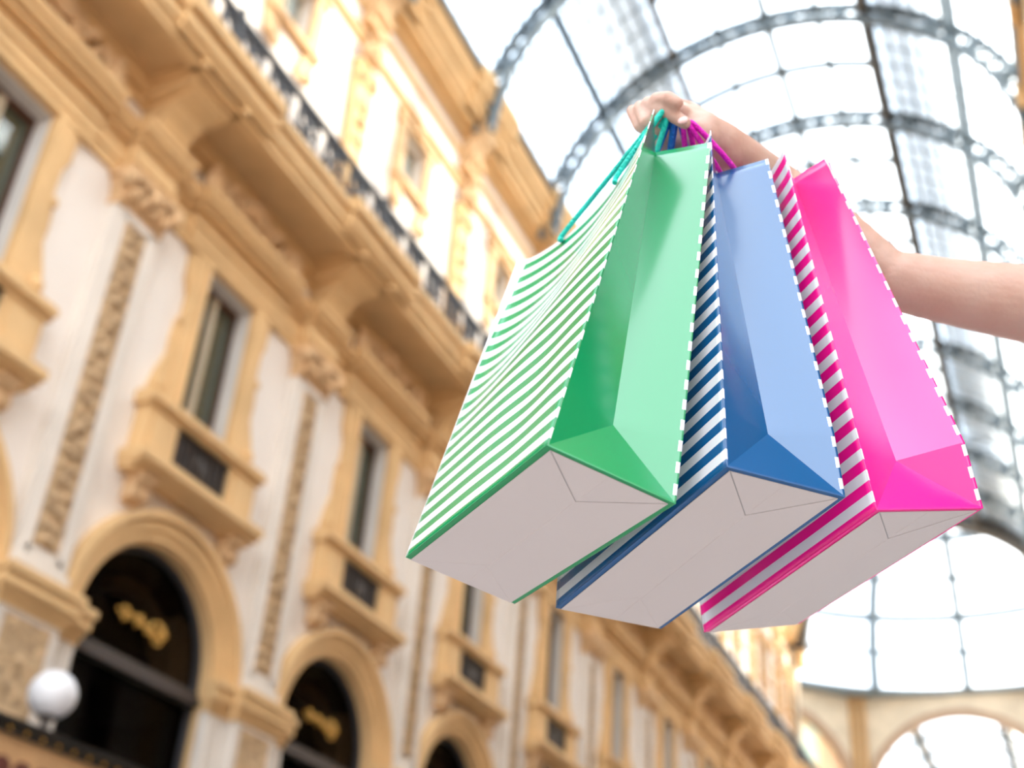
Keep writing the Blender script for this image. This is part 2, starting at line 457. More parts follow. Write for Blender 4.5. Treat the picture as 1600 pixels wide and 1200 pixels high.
def make_window(y, n):
    r = empty('window_%d' % n, (0, y, 0)); tag(r, kind='structure')
    m = MB(LF)
    for s in (-1, 1):
        m.box(-.02, .14, s * .86 - .17, s * .86 + .17, 10.05, 12.95)
        m.box(.14, .18, s * .76 - .06, s * .76 + .06, 10.05, 12.95)
        m.prism_x([(s * 1.0, 11.75), (s * 1.12, 11.6), (s * 1.16, 11.2), (s * 1.14, 10.95), (s * 1.3, 10.55), (s * 1.38, 10.2), (s * 1.36, 10.05), (s * 1.0, 10.05)], -.02, .1)
        m.prism_x([(s * 1.02, 12.95), (s * 1.18, 12.95), (s * 1.16, 12.4), (s * 1.02, 12.1)], -.02, .1)
        m.ball((.12, s * 1.24, 10.3), .13, .6, 1, 1, 8, 6); m.ball((.12, s * 1.08, 11.62), .09, .6, 1, 1, 8, 6)
    fr = m.build('window_frame', OCHRE, r)
    m = MB(LF)
    for s in (-1, 1):
        m.box(-.02, .26, s * 1.07 - .37, s * 1.07 + .37, 9.0, 9.84)
        m.box(.26, .29, s * 1.07 - .25, s * 1.07 + .25, 9.12, 9.72)
    m.build('parapet_pier', OCHRE, r)
    m = MB(LF); profile_run(m, [(.3, 9.82, 9.9), (.38, 9.9, 10.0), (.33, 10.0, 10.06)], -1.48, 1.48, .15); m.build('rail_moulding', OCHRE, r)
    m = MB(LF); profile_run(m, [(.3, 8.72, 8.8), (.42, 8.8, 8.88), (.5, 8.88, 9.02)], -1.45, 1.45, .25); m.build('sill_shelf', OCHRE, r)
    for s in (-1, 1):
        m = MB(LF)
        m.prism_y([(-.02, 8.3), (.08, 8.3), (.16, 8.38), (.18, 8.5), (.3, 8.58), (.4, 8.72), (-.02, 8.72)], s * 1.16 - .15, s * 1.16 + .15)
        pts = [(.14, s * 1.16 - .17, 8.45), (.14, s * 1.16 + .17, 8.45)]
        m.tube(pts, .13, 10)
        m.build('bracket', OCHRE2, r)
    m = MB(LF)
    profile_run(m, [(.16, 12.95, 13.1), (.2, 13.1, 13.3), (.26, 13.3, 13.38), (.15, 13.38, 13.62), (.3, 13.62, 13.74), (.42, 13.74, 13.86), (.48, 13.86, 13.98)], -1.32, 1.32, .35)
    m.build('window_cornice', OCHRE, r)
    m = MB(LF)                                    # carved crest: volutes, shell, end acroteria
    m.prism_x([(-1.35, 13.98), (1.35, 13.98), (1.2, 14.2), (.7, 14.32), (.3, 14.6), (-.3, 14.6), (-.7, 14.32), (-1.2, 14.2)], -.02, .2)
    for s in (-1, 1):
        scroll(m, s * .95, 14.28, .25, .24, 1.5, .075, -s, math.pi / 2)
        scroll(m, s * .45, 14.42, .25, .2, 1.4, .07, s, math.pi / 2)
        m.ball((.26, s * 1.3, 14.22), .2, .8, .9, 1.25, 8, 6); m.ball((.26, s * 1.3, 14.5), .12, 1, 1, 1, 8, 6)
        m.ball((.24, s * .7, 14.55), .11, 1, 1.2, 1, 8, 5)
    for i in range(7):
        a = math.pi * (i + .5) / 7
        m.tube([(.25, 0, 14.35), (.3, .2 * math.cos(a), 14.35 + .3 * math.sin(a)), (.26, .34 * math.cos(a), 14.35 + .52 * math.sin(a))], [.04, .075, .05], 6)
    m.build('carved_crest', OCHRE2, r)
    m = MB(LF)                                    # reveal
    m.box(-.4, 0.0, -.7, -.66, 9.84, 12.95); m.box(-.4, 0.0, .66, .7, 9.84, 12.95)
    m.box(-.4, 0, -.66, .66, 12.91, 12.95)
    m.build('reveal', REVEAL, r)
    m = MB(LF); m.box(.02, .2, -.7, .7, 9.02, 9.84)
    for i in range(9): m.box(.2, .23, -.62 + i * .155 - .025, -.62 + i * .155 + .025, 9.1, 9.78)
    m.box(.2, .24, -.68, .68, 9.72, 9.8); m.box(.2, .24, -.68, .68, 9.06, 9.14)
    m.ball((.2, 0, 9.44), .17, .3, 1.3, 1, 10, 6)
    m.build('bronze_panel', DARKPAN, r)
    m = MB(LF)
    for a, bb in ((-.66, -.6), (.6, .66)): m.box(-.36, -.26, a, bb, 9.84, 12.91)
    m.box(-.36, -.26, -.6, .6, 12.78, 12.91); m.box(-.36, -.26, -.6, .6, 9.84, 9.95)
    sash = m.build('sash_frame', WOODBR, r)
    m = MB(LF); m.box(-.36, -.22, -.07, .07, 9.95, 12.78); m.build('mullion', BEIGEW, sash)
    for s in (-1, 1):
        m = MB(LF); m.box(-.32, -.30, min(s * .07, s * .6), max(s * .07, s * .6), 9.95, 12.78); m.build('pane', WINP, sash)
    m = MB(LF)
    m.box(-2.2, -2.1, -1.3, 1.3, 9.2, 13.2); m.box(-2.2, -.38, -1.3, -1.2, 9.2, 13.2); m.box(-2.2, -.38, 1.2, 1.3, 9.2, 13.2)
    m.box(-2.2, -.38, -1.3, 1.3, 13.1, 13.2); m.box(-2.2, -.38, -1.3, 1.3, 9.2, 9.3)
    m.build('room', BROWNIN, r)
    return r


# ------------------------------------------------------------------ shop arches
def make_arch(y, n):
    r = empty('door_%d' % n, (0, y, 0)); tag(r, kind='structure')
    m = MB(LF)
    m.arc_x(0, 6.45, RA, RA + .14, -.02, .07); m.arc_x(0, 6.45, RA + .14, RA + .32, -.02, .13); m.arc_x(0, 6.45, RA + .32, RA + .44, -.02, .22)
    m.build('archivolt', OCHRE, r)
    m = MB(LF); m.arc_x(0, 6.45, RA - .06, RA, -.32, .02)
    for s in (-1, 1): m.box(-.32, .02, min(s * (RA - .06), s * RA), max(s * (RA - .06), s * RA), FLOOR, 6.45)
    m.build('arch_reveal', OCHRE, r)
    m = MB(LF); m.arc_x(0, 6.45, RA - .15, RA - .05, -.32, -.2)
    for s in (-1, 1): m.box(-.32, -.2, min(s * (RA - .15), s * (RA - .05)), max(s * (RA - .15), s * (RA - .05)), FLOOR, 6.45)
    m.build('door_frame', IRON, r)
    m = MB(LF); m.box(-.34, -.1, -RA + .08, RA - .08, 6.1, 6.22); m.box(-.34, -.16, -RA + .08, RA - .08, 6.22, 6.32); m.build('transom', TRANS, r)
    m = MB(LF); n_ = 24; rr = RA - .1
    m.prism_x([(rr * math.cos(math.pi * i / n_), 6.32 + (rr + .1) * math.sin(math.pi * i / n_)) for i in range(n_ + 1)], -.3, -.28)
    m.build('fanlight_pane', FANP, r)
    m = MB(LF); m.box(-.3, -.28, -rr, rr, 2.6, 6.1); m.build('shop_pane', FANP, r)
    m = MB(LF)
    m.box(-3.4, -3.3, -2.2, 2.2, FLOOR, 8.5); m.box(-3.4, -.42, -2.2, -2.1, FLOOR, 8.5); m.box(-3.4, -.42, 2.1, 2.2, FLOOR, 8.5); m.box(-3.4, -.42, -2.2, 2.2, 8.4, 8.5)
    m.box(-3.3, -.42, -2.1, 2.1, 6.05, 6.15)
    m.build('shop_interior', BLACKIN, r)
    m = MB(LF)                                    # pale pier and arched cove inside the fanlight
    m.box(-.7, -.34, .95, 1.5, 6.32, 7.35); m.arc_x(.1, 6.4, 1.05, 1.25, -.9, -.6, 20, 110, 12)
    m.build('inner_pier', mat('beige_inner_pier', (.50, .40, .30), .7) if 'beige_inner_pier' not in bpy.data.materials else bpy.data.materials['beige_inner_pier'], r)
    m = MB(LF)                                    # gilded flourish hung behind the glass
    for yy, zz, rr, dd in ((-.46, 6.95, .1, 1), (-.3, 6.9, .07, -1), (-.16, 6.93, .06, 1), (-.02, 6.89, .07, 1), (.13, 6.86, .09, -1), (.28, 6.84, .07, 1), (.4, 6.8, .12, 1), (.36, 6.98, .06, -1), (.52, 6.9, .06, 1)):
        scroll(m, yy, zz, -.2, rr, 1.3, .026, dd, yy * 7)
    for yy in (-.38, -.08, .2, .47): m.tube([(-.2, yy - .05, 6.8), (-.19, yy, 6.92), (-.2, yy + .04, 7.03)], [.012, .03, .014], 6)
    m.build('gilded_flourish', GILT, r)
    return r


# ------------------------------------------------------------------ attic windows
def make_attic(y, n):
    r = empty('window_%d' % n, (0, y, 0)); tag(r, kind='structure')
    m = MB(LF)
    for s in (-1, 1):
        m.box(-.02, .12, s * .7 - .17, s * .7 + .17, 19.25, 20.95)
        m.prism_x([(s * .53, 19.25), (s * .92, 19.25), (s * .8, 18.7), (s * .5, 18.45), (s * .3, 18.6), (s * .4, 18.9)], -.02, .1)
        m.ball((.1, s * .72, 18.62), .14, .7, 1, 1, 8, 6); m.ball((.12, s * .86, 20.9), .13, .6, 1, 1, 8, 6)
    m.box(-.02, .14, -.95, .95, 20.9, 21.1); m.box(-.02, .2, -.98, .98, 21.1, 21.2); m.box(-.02, .2, -.9, .9, 19.2, 19.36)
    m.ball((.16, 0, 21.15), .2, .6, 1.2, 1, 8, 6)
    m.build('attic_frame', OCHRE2, r)
    m = MB(LF)
    for a, bb in ((-.55, -.47), (.47, .55), (-.03, .03)): m.box(-.36, -.28, a, bb, 19.4, 20.9)
    m.box(-.36, -.28, -.47, .47, 20.8, 20.9); m.box(-.36, -.28, -.47, .47, 19.4, 19.5)
    m.build('sash_frame', BEIGEW, r)
    for s in (-1, 1):
        m = MB(LF); m.box(-.33, -.31, min(s * .03, s * .47), max(s * .03, s * .47), 19.5, 20.8); m.build('pane', SKYP, r)
    m = MB(LF); m.box(-1.5, -1.4, -.9, .9, 19.2, 21.1); m.box(-1.5, -.4, -.9, -.8, 19.2, 21.1); m.box(-1.5, -.4, .8, .9, 19.2, 21.1); m.box(-1.5, -.4, -.9, .9, 21.0, 21.1); m.box(-1.5, -.4, -.9, .9, 19.2, 19.3)
    m.build('room', REVEAL, r)
    return r


# ------------------------------------------------------------------ upper pilasters with busts, balcony, crowning cornice
def make_upper(y, n):
    r = empty('trim_%d' % n, (0, y, 0)); tag(r, kind='structure')
    m = MB(LF); m.box(-.02, .24, -.5, .5, 15.7, 17.2); m.box(-.02, .3, -.55, .55, 17.2, 17.35)
    m.prism_x([(-.26, 17.35), (.26, 17.35), (.38, 20.6), (-.38, 20.6)], -.02, .2)
    m.box(-.02, .24, -.42, .42, 20.6, 20.72)
    m.build('upper_shaft', OCHRE, r)
    m = MB(LF)
    m.ball((.3, 0, 21.1), .26, .9, 1, 1.35, 10, 8); m.ball((.3, 0, 21.62), .18, 1, .9, 1.1, 10, 8)
    for s in (-1, 1):
        m.ball((.24, s * .27, 21.1), .14, 1, 1, 1.6, 8, 6); scroll(m, s * .22, 20.3, .24, .15, 1.3, .06, s); m.ball((.22, s * .1, 19.6), .11, .8, 1, 1.8, 8, 6); m.ball((.22, s * .12, 18.6), .1, .8, 1, 1.6, 8, 6)
    m.ball((.24, 0, 19.1), .16, .8, 1, 1, 8, 6)
    m.build('carved_bust', OCHRE2, r)
    m = MB(LF)
    m.box(-.02, .3, -.4, .4, 21.9, 22.1); m.prism_y([(-.02, 22.1), (.28, 22.1), (.3, 22.5), (.42, 22.8), (.62, 23.05), (.66, 23.3), (-.02, 23.3)], -.34, .34)
    m.tube([(.3, -.36, 22.3), (.3, .36, 22.3)], .16, 10)
    m.build('upper_console', OCHRE2, r)
    m = MB(LF)
    for p, z0, z1 in ((.62, 23.3, 23.55), (.72, 23.55, 23.85), (.86, 23.85, 24.2), (.95, 24.2, 24.62)): m.box(-.02, p, -1.2, 1.2, z0, z1)
    m.build('cornice_block', OCHRE, r)
    m = MB(LF)                                   # balcony length standing forward over the pilaster
    for p, z0, z1 in ((1.32, 14.97, 15.1), (1.4, 15.1, 15.26), (1.36, 15.26, 15.4), (1.5, 15.4, 15.58), (1.44, 15.58, 15.72)): m.box(1.0, p, -1.3, 1.3, z0, z1)
    m.build('balcony_front', OCHRE, r)
    m = MB(LF); m.box(.15, 1.3, -.62, -.52, 14.84, 15.0); m.box(.15, 1.3, .52, .62, 14.84, 15.0)
    m.build('soffit_rib', OCHRE, r)
    return r


win = arch = attic = up = None
WN = DNUM = 1
roots = []
for k in KS:
    y = Y0 + PITCH * k + 2.6
    if win is None:
        win = make_window(y, 1); arch = make_arch(y, 1); up = make_upper(y - 2.6, TN)
    else:
        c = copy_tree(win, (0, y, 0)); c.name = 'window_%d' % WN
        c = copy_tree(arch, (0, y, 0)); c.name = 'door_%d' % DNUM
        c = copy_tree(up, (0, y - 2.6, 0)); c.name = 'trim_%d' % TN
    WN += 1; DNUM += 1; TN += 1
for k in KS:
    y = Y0 + PITCH * k + 2.6
    if attic is None: attic = make_attic(y, WN)
    else:
        c = copy_tree(attic, (0, y, 0)); c.name = 'window_%d' % WN
    WN += 1

m = MB(LF)
m.box(-.02, 1.2, YBEG, YEND, 15.0, 15.7); m.box(-.02, .18, YBEG, YEND, 14.86, 15.0); m.box(.98, 1.18, YBEG, YEND, 14.84, 15.0)
for p, z0, z1 in ((1.22, 14.97, 15.1), (1.28, 15.1, 15.26), (1.24, 15.26, 15.4), (1.34, 15.4, 15.58)): m.box(1.0, p, YBEG, YEND, z0, z1)
BALC = m.build('balcony', OCHRE); BALC.name = 'trim_%d' % TN; tag(BALC, kind='structure'); TN += 1
m = MB(LF)
for p, z0, z1 in ((.2, 22.95, 23.1), (.42, 23.1, 23.3), (.52, 23.3, 23.55), (.6, 23.55, 23.85), (.72, 23.85, 24.2), (.8, 24.2, 24.6)): m.box(-.3, p, YBEG, YEND, z0, z1)
m.box(-.4, -.1, YBEG, YEND, 24.2, 24.9)
o = m.build('cornice', OCHRE); o.name = 'trim_%d' % TN; tag(o, kind='structure'); TN += 1

# railing along the balcony
RAIL = empty('balcony_railing', (LX + 1.2, 30, 15.7))
tag(RAIL, 'dark wrought iron railing with scrolls along the edge of the ochre balcony', 'railing')
bm_ = MB(); tr_ = MB(); br_ = MB(); sc_ = MB()
for i in range(17):                              # one 5.2 m length between posts, shared
    t = -2.5 + i * 5.0 / 16
    bm_.box(-.018, .018, t - .03, t + .03, .08, .78)
    if i < 16 and i % 3 != 2:
        pts = [(0, t + .16 + .13 * math.cos(a * math.pi / 6), .42 + .16 * math.sin(a * math.pi / 6)) for a in range(13)]
        sc_.tube(pts, .045, 5, False)
        scr = [(0, t + .16 + .07 * math.cos(a * .8), .68 + .06 * math.sin(a * .8)) for a in range(9)]
        sc_.tube(scr, .042, 5, False)
for i in range(6):
    t = -2.2 + i * .88
    sc_.ball((0, t, .2), .07, .5, 1, 1, 6, 4)
me_b = bm_.mesh('baluster', IRON); me_s = sc_.mesh('iron_scroll', IRON)
tr_.box(-.06, .06, -2.6, 2.6, .78, .87); me_t = tr_.mesh('top_rail', IRON)
br_.box(-.025, .025, -2.6, 2.6, .05, .09); me_r = br_.mesh('bottom_rail', IRON)
po = MB(); po.box(-.05, .05, -.05, .05, .0, .95); po.ball((0, 0, 1.0), .07, seg=8, rings=6); me_p = po.mesh('rail_post', IRON)
for k in KS:
    y = Y0 + PITCH * k - 30
    for nm, me in (('baluster', me_b), ('iron_scroll', me_s), ('top_rail', me_t), ('bottom_rail', me_r)):
        o = link(nm, me, RAIL, (0, y + 2.6, 0))
        if nm in ('baluster', 'iron_scroll'): o['kind'] = 'stuff'
    link('rail_post', me_p, RAIL, (0, y, 0))

# right side of the gallery: only its crowning part leans into view
YBR = 0.6                                        # right wall cut back so the bags' right folds reflect open sky
XR = 2.5
m = MB(); m.box(XR, XR + 26, YBR, YEND, FLOOR, 24.2)
WR = m.build('wall_right', CREAM); tag(WR, kind='structure')
m = MB()
for p, z0, z1 in ((.2, 22.95, 23.1), (.42, 23.1, 23.3), (.52, 23.3, 23.55), (.6, 23.55, 23.85), (.72, 23.85, 24.2), (.8, 24.2, 24.6)): m.box(XR - p, XR + .3, YBR, YEND, z0, z1)
m.build('crowning_cornice', OCHRE, WR)
m = MB(); m.box(XR - 1.3, XR + .02, YBR, YEND, 14.95, 15.7); m.build('balcony_slab', OCHRE, WR)
m = MB(); m.box(XR - .3, XR + .02, YBR, YEND, 13.0, 13.96); m.build('entablature', OCHRE, WR)
cb = MB(); cb.box(XR - .95, XR, -1.2, 1.2, 23.85, 24.62); cb.box(XR - .66, XR, -.34, .34, 22.1, 23.3); cb.box(XR - .25, XR, -.4, .4, 15.7, 22.1); me_cb = cb.mesh('pilaster', OCHRE)
pb = MB(); pb.box(XR - .22, XR, -.5, .5, FLOOR, 13.0); pb.box(XR - .4, XR, -.6, .6, 12.4, 13.0); me_pb = pb.mesh('lower_pilaster', OCHRE)
so = MB(); so.box(XR - .03, XR + .1, -1.95, 1.95, FLOOR, 6.3); so.arc_x(0, 6.3, 0.02, 1.95, XR - .03, XR + .1); me_so = so.mesh('dark_arch_panel', BLACKIN)  # unseen dark panels, added to darken reflections in the bags' left folds
sw = MB()
for sd in (-1, 1): sw.box(XR - .12, XR, min(sd * 1.95, sd * 2.1), max(sd * 1.95, sd * 2.1), FLOOR, 6.3)
sw.arc_x(0, 6.3, 1.95, 2.25, XR - .12, XR); me_sw = sw.mesh('archivolt', OCHRE)
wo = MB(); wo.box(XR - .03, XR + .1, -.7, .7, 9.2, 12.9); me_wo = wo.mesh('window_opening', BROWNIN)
for k in KS:
    for nm, me in (('dark_arch_panel', me_so), ('archivolt', me_sw), ('window_opening', me_wo)): link(nm, me, WR, (0, Y0 + PITCH * k + 2.6, 0))
    link('pilaster', me_cb, WR, (0, Y0 + PITCH * k, 0)); link('lower_pilaster', me_pb, WR, (0, Y0 + PITCH * k, 0))

# ------------------------------------------------------------------ glass vault
XC, ZS, RV = -4.75, 22.8, 6.9
CEIL = empty('ceiling', (0, 0, 0)); tag(CEIL, kind='structure')
def arcp(off_angle, r=RV): return (XC + r * math.sin(off_angle), ZS + r * math.cos(off_angle))
A_R = math.asin(2.9 / RV); A_P = math.asin(5.1 / RV)
HP = 4.6
hoops = [30.3 + HP * i for i in range(-8, 7)]
hb = MB()
hb.arc_y(XC, ZS, 6.80, 6.93, -.13, .13, 2, 178, 48); hb.arc_y(XC, ZS, 6.34, 6.46, -.13, .13, 2, 178, 48)
for i in range(40):
    a = math.radians(4 + 172 * (i + .5) / 40)
    for d in (-1, 1):
        a2 = a + d * math.radians(2.1)
        hb.tube([(XC + 6.5 * math.cos(a), 0, ZS + 6.5 * math.sin(a)), (XC + 6.9 * math.cos(a2), 0, ZS + 6.9 * math.sin(a2))], .05, 4)
for i in range(14):                              # bosses on the truss
    a = math.radians(9 + 162 * i / 13)
    hb.ball((XC + 6.62 * math.cos(a), 0, ZS + 6.62 * math.sin(a)), .2, seg=6, rings=4)
hme = hb.mesh('hoop', STEEL)
for y in hoops: link('hoop', hme, CEIL, (0, y, 0))
# end arches of the vault
eb = MB(); eb.arc_y(XC, ZS, 6.3, 7.3, YEND - .6, YEND + .2, 0, 180, 48); eb.build('end_arch', STEELD, CEIL)
# half hoops of the ridge light
hh = MB(); hh.arc_y(XC, ZS, 6.74, 6.92, -.10, .10, 90 - math.degrees(A_R), 90 + math.degrees(A_R), 16); hm2 = hh.mesh('ridge_bar', STEEL)
for y in hoops: link('ridge_bar', hm2, CEIL, (0, y + HP / 2, 0))
# purlins
def purlin(name, ang, wdt, hgt, m_, y0=YBEG, y1=YEND):
    mb = MB(); x, z = arcp(ang); c, s = math.cos(ang), math.sin(ang)
    q = [(-wdt / 2, -hgt), (wdt / 2, -hgt), (wdt / 2, .05), (-wdt / 2, .05)]
    mb.prism_y([(x + a * c + h * s, z - a * s + h * c) for a, h in q], y0, y1)
    return mb.build(name, m_, CEIL)
for s in (-1, 1):
    purlin('ridge_beam', s * A_R, .16, .42, STEELD)
    purlin('purlin', s * A_P, .12, .3, STEEL)
    purlin('ridge_rib', s * A_R * .5, .13, .12, STEEL)
    purlin('springing_beam', s * math.radians(76), .2, .3, STEELD)
purlin('ridge_rib', 0, .22, .2, STEEL)
# side muntins
ang_l = [A_R + (math.radians(80) - A_R) * i / 14 for i in range(15)]
mt = MB()
for s in (-1, 1):
    for a in ang_l[1:]:
        x, z = arcp(s * a); mt.box(x - .035, x + .035, YBEG, YEND, z - .03, z + .02)
    yy = YBEG
    while yy < YEND:
        for i in range(14):
            x0, z0 = arcp(s * ang_l[i]); x1, z1 = arcp(s * ang_l[i + 1])
            mt.add([(x0, yy - .025, z0), (x1, yy - .025, z1), (x1, yy + .025, z1), (x0, yy + .025, z0),
                    (x0, yy - .025, z0 - .03), (x1, yy - .025, z1 - .03), (x1, yy + .025, z1 - .03), (x0, yy + .025, z0 - .03)],
                   [(0, 1, 2, 3), (7, 6, 5, 4), (0, 4, 5, 1), (2, 6, 7, 3)])
        yy += HP / 6
o = mt.build('muntin', STEEL, CEIL); o['kind'] = 'stuff'
# panes: each one an own sheet
def pane_mesh(a0, a1, ly):
    mb = MB(); n = 2
    vs = []; fs = []
    for i in range(n + 1):
        a = a0 + (a1 - a0) * i / n
        for r in (RV + .06, RV + .075):
            x, z = arcp(a, r)
            vs += [(x, -ly / 2, z), (x, ly / 2, z)]
    for i in range(n):
        o_ = i * 4
        fs += [(o_, o_ + 1, o_ + 5, o_ + 4), (o_ + 2, o_ + 6, o_ + 7, o_ + 3)]
    fs += [(0, 2, 3, 1), (n * 4, n * 4 + 1, n * 4 + 3, n * 4 + 2)]
    mb.add(vs, fs); return mb.mesh('pane', PANE)
rp = [pane_mesh(A_R * (-1 + .5 * i) + .004, A_R * (-1 + .5 * (i + 1)) - .004, HP / 2 - .05) for i in range(4)]
for y in hoops[1:]:
    for h in (0, 1):
        for me in rp:
            yc = y + HP / 4 + h * HP / 2
            if yc < YEND - .6: link('ridge_pane', me, CEIL, (0, yc, 0))
sp_ = [pane_mesh(s * ang_l[i] + s * .003, s * ang_l[i + 1] - s * .003, HP - .05) for s in (-1, 1) for i in range(14)]
far = MB()
for y in hoops:
    yc = y + HP / 2
    if yc > YEND - 1.5: continue
    if y >= hoops[3]:
        for me in sp_: link('side_pane', me, CEIL, (0, yc, 0))
    else:
        for me in sp_:
            far.add([(v.co.x, v.co.y + yc, v.co.z) for v in me.vertices], [tuple(p.vertices) for p in me.polygons])
        if y < hoops[1]:
            for me in rp:
                for h in (0, 1): far.add([(v.co.x, v.co.y + y + HP / 4 + h * HP / 2, v.co.z) for v in me.vertices], [tuple(p.vertices) for p in me.polygons])
o = far.build('pane_run', PANE, CEIL); o['kind'] = 'stuff'
# added slats over the glass, thinning outward to grey it beside the ridge light
for s in (-1, 1):
    dk = MB()
    for q in range(26):
        a0 = A_R + .015 + q * .0125; wd_ = .0085 * (1 - (q / 26) ** 1.3 * .85)
        x0, z0 = arcp(s * a0, RV + .3); x1, z1 = arcp(s * (a0 + wd_), RV + .3)
        dk.prism_y([(x0, z0), (x1, z1), (x1, z1 + .05), (x0, z0 + .05)], YBEG, YEND)
    o = dk.build('band_screen', BANDSCREEN, CEIL)

# ------------------------------------------------------------------ octagon, dome and the far arm
AP = 18.0
ZD = 31.5
def wall_oct(name, ang, opening):
    """one side of the octagon; local frame: t along the wall, outward normal at ang"""
    OC = Vector((XC - (0 if name == 'wall_near' else 1.8), 80.0, 0))
    n = Vector((math.sin(ang), math.cos(ang), 0)); t = Vector((n.y, -n.x, 0))
    def X(d, s, z): q = OC + n * (AP + d) + t * s; return (q.x, q.y, z)
    half = AP * math.tan(math.pi / 8)
    mb = MB(X)
    N = 24; R = 6.9
    top = ZD + .3
    for i in range(N):
        a0 = math.pi * i / N; a1 = math.pi * (i + 1) / N
        p0 = (R * math.cos(a0), ZS + R * math.sin(a0)); p1 = (R * math.cos(a1), ZS + R * math.sin(a1))
        mb.add([(d, q[0], q[1]) for d in (0, .6) for q in (p0, p1, (p1[0], top), (p0[0], top))],
               [(0, 1, 2, 3), (7, 6, 5, 4), (0, 4, 5, 1), (1, 5, 6, 2), (2, 6, 7, 3), (3, 7, 4, 0)])
    for s in (-1, 1):
        mb.box(0, .6, min(s * R, s * half), max(s * R, s * half), FLOOR, top)
    w = mb.build(name, PEND); tag(w, kind='structure')
    a = MB(X)
    vs = []
    def ring(r0, r1, d0, d1):
        vs = []; fs = []
        for i in range(N + 1):
            an = math.pi * i / N; c_, s_ = math.cos(an), math.sin(an)
            vs += [(d0, r0 * c_, ZS + r0 * s_), (d1, r0 * c_, ZS + r0 * s_), (d1, r1 * c_, ZS + r1 * s_), (d0, r1 * c_, ZS + r1 * s_)]
        for i in range(N):
            for k in range(4):
                p = i * 4 + k; q = i * 4 + (k + 1) % 4; fs.append((p, q, q + 4, p + 4))
        a.add(vs, fs)
    ring(6.7, 7.1, -.25, .3); ring(7.1, 7.4, -.12, .3)
    a.build('great_arch', ARCHB, w)
    if not opening:
        l = MB(X); l.add([(.35, 0, ZS)] + [(.35, 6.9 * math.cos(math.pi * i / N), ZS + 6.9 * math.sin(math.pi * i / N)) for i in range(N + 1)],
                         [(0, i + 1, i + 2) for i in range(N)])
        l.add([(.35, -6.9, FLOOR), (.35, 6.9, FLOOR), (.35, 6.9, ZS), (.35, -6.9, ZS)], [(0, 1, 2, 3)])
        l.build('lunette', MOSAIC, w)
        c = MB(X); c.box(-.7, .4, -half, half, ZS - .8, ZS); c.box(-1.1, .4, -half, half, 14.9, 15.7); c.build('cornice', OCHRE, w)
    else:
        c = MB(X)
        for s in (-1, 1): c.box(-.5, .4, min(s * 6.5, s * half), max(s * 6.5, s * half), ZS - .8, ZS)
        c.build('cornice', OCHRE, w)
    d = MB(X)
    for s in (-1, 1): d.box(-.45, 0, s * (half - .5) - .22, s * (half - .5) + .22, ZS, ZD)
    d.build('corner_shaft', CORN, w)
    return w


PEND = mat('cream_stucco', (0.54, 0.45, 0.34), 0.8, 0.22, 0.7)
ARCHB = mat('brown_stone_arch', (0.32, 0.22, 0.15), 0.8, 0.15, 1)
CORN = mat('ochre_corner_shaft', (0.42, 0.25, 0.11), 0.8, 0.2, 1)
MOSAIC = bpy.data.materials.new('lunette_mosaic'); MOSAIC.use_nodes = True
nt = MOSAIC.node_tree; bs = nt.nodes['Principled BSDF']; bs.inputs['Roughness'].default_value = .7
tc = nt.nodes.new('ShaderNodeTexCoord'); nz = nt.nodes.new('ShaderNodeTexNoise'); nz.inputs['Scale'].default_value = .33; nz.inputs['Detail'].default_value = 3
rp_ = nt.nodes.new('ShaderNodeValToRGB')
for pos, c in ((.36, (.55, .72, .62, 1)), (.46, (.80, .80, .60, 1)), (.55, (.84, .66, .40, 1)), (.64, (.72, .45, .28, 1))):
    e = rp_.color_ramp.elements.new(pos); e.color = c
rp_.color_ramp.elements[0].color = (.55, .72, .66, 1); rp_.color_ramp.elements[-1].color = (.8, .74, .55, 1)
nt.links.new(tc.outputs['Object'], nz.inputs['Vector']); nt.links.new(nz.outputs['Fac'], rp_.inputs['Fac']); nt.links.new(rp_.outputs['Color'], bs.inputs['Base Color'])
for i, nm in enumerate(('far', 'far_right', 'right_arm', 'near_right', 'near', 'near_left', 'left_arm', 'far_left')):
    wall_oct('wall_' + nm, i * math.pi / 4, i % 2 == 0)

DOME = empty('ceiling_dome', (XC - 0.7, 80, ZD)); DOME.name = 'ceiling.001'; tag(DOME, kind='structure')
RD, HD = 18.0, 16.5
def dome(az, t, r=0.0):
    """az 0 = far (+y); t 0..1 up the meridian"""
    e = t * math.pi / 2
    return Vector(((RD + r) * math.cos(e) * math.sin(az), (RD + r) * math.cos(e) * math.cos(az), (HD + r) * math.sin(e)))
rb = MB()
NR = 14
def strip(mb, pts, side, depth, hw):
    vs = []; fs = []
    for p, nrm, sd in pts:
        for a, d in ((-hw, 0), (hw, 0), (hw, -depth), (-hw, -depth)):
            vs.append(tuple(p + sd * a + nrm * d))
    for i in range(len(pts) - 1):
        for k in range(4):
            p = i * 4 + k; q = i * 4 + (k + 1) % 4; fs.append((p, q, q + 4, p + 4))
    mb.add(vs, fs)
pts = []
for i in range(NR + 1):
    t = .97 * i / NR; p = dome(0, t)
    nrm = Vector((0, p.y / RD ** 2, p.z / HD ** 2)).normalized()
    pts.append((p, nrm, Vector((1, 0, 0))))
strip(rb, pts, None, .9, .32)
for i in range(1, NR):
    p = dome(0, .97 * i / NR) ; rb.ball(tuple(p * .985), .4, seg=6, rings=4)
rme = rb.mesh('dome_rib', STEEL)
for i in range(16):
    o = link('dome_rib', rme, DOME); o.rotation_euler = (0, 0, -i * math.pi / 8)
ts = [math.asin(min(1, z / HD)) / (math.pi / 2) for z in (2.9, 5.5, 8.2, 10.8, 13.4, 15.2)]
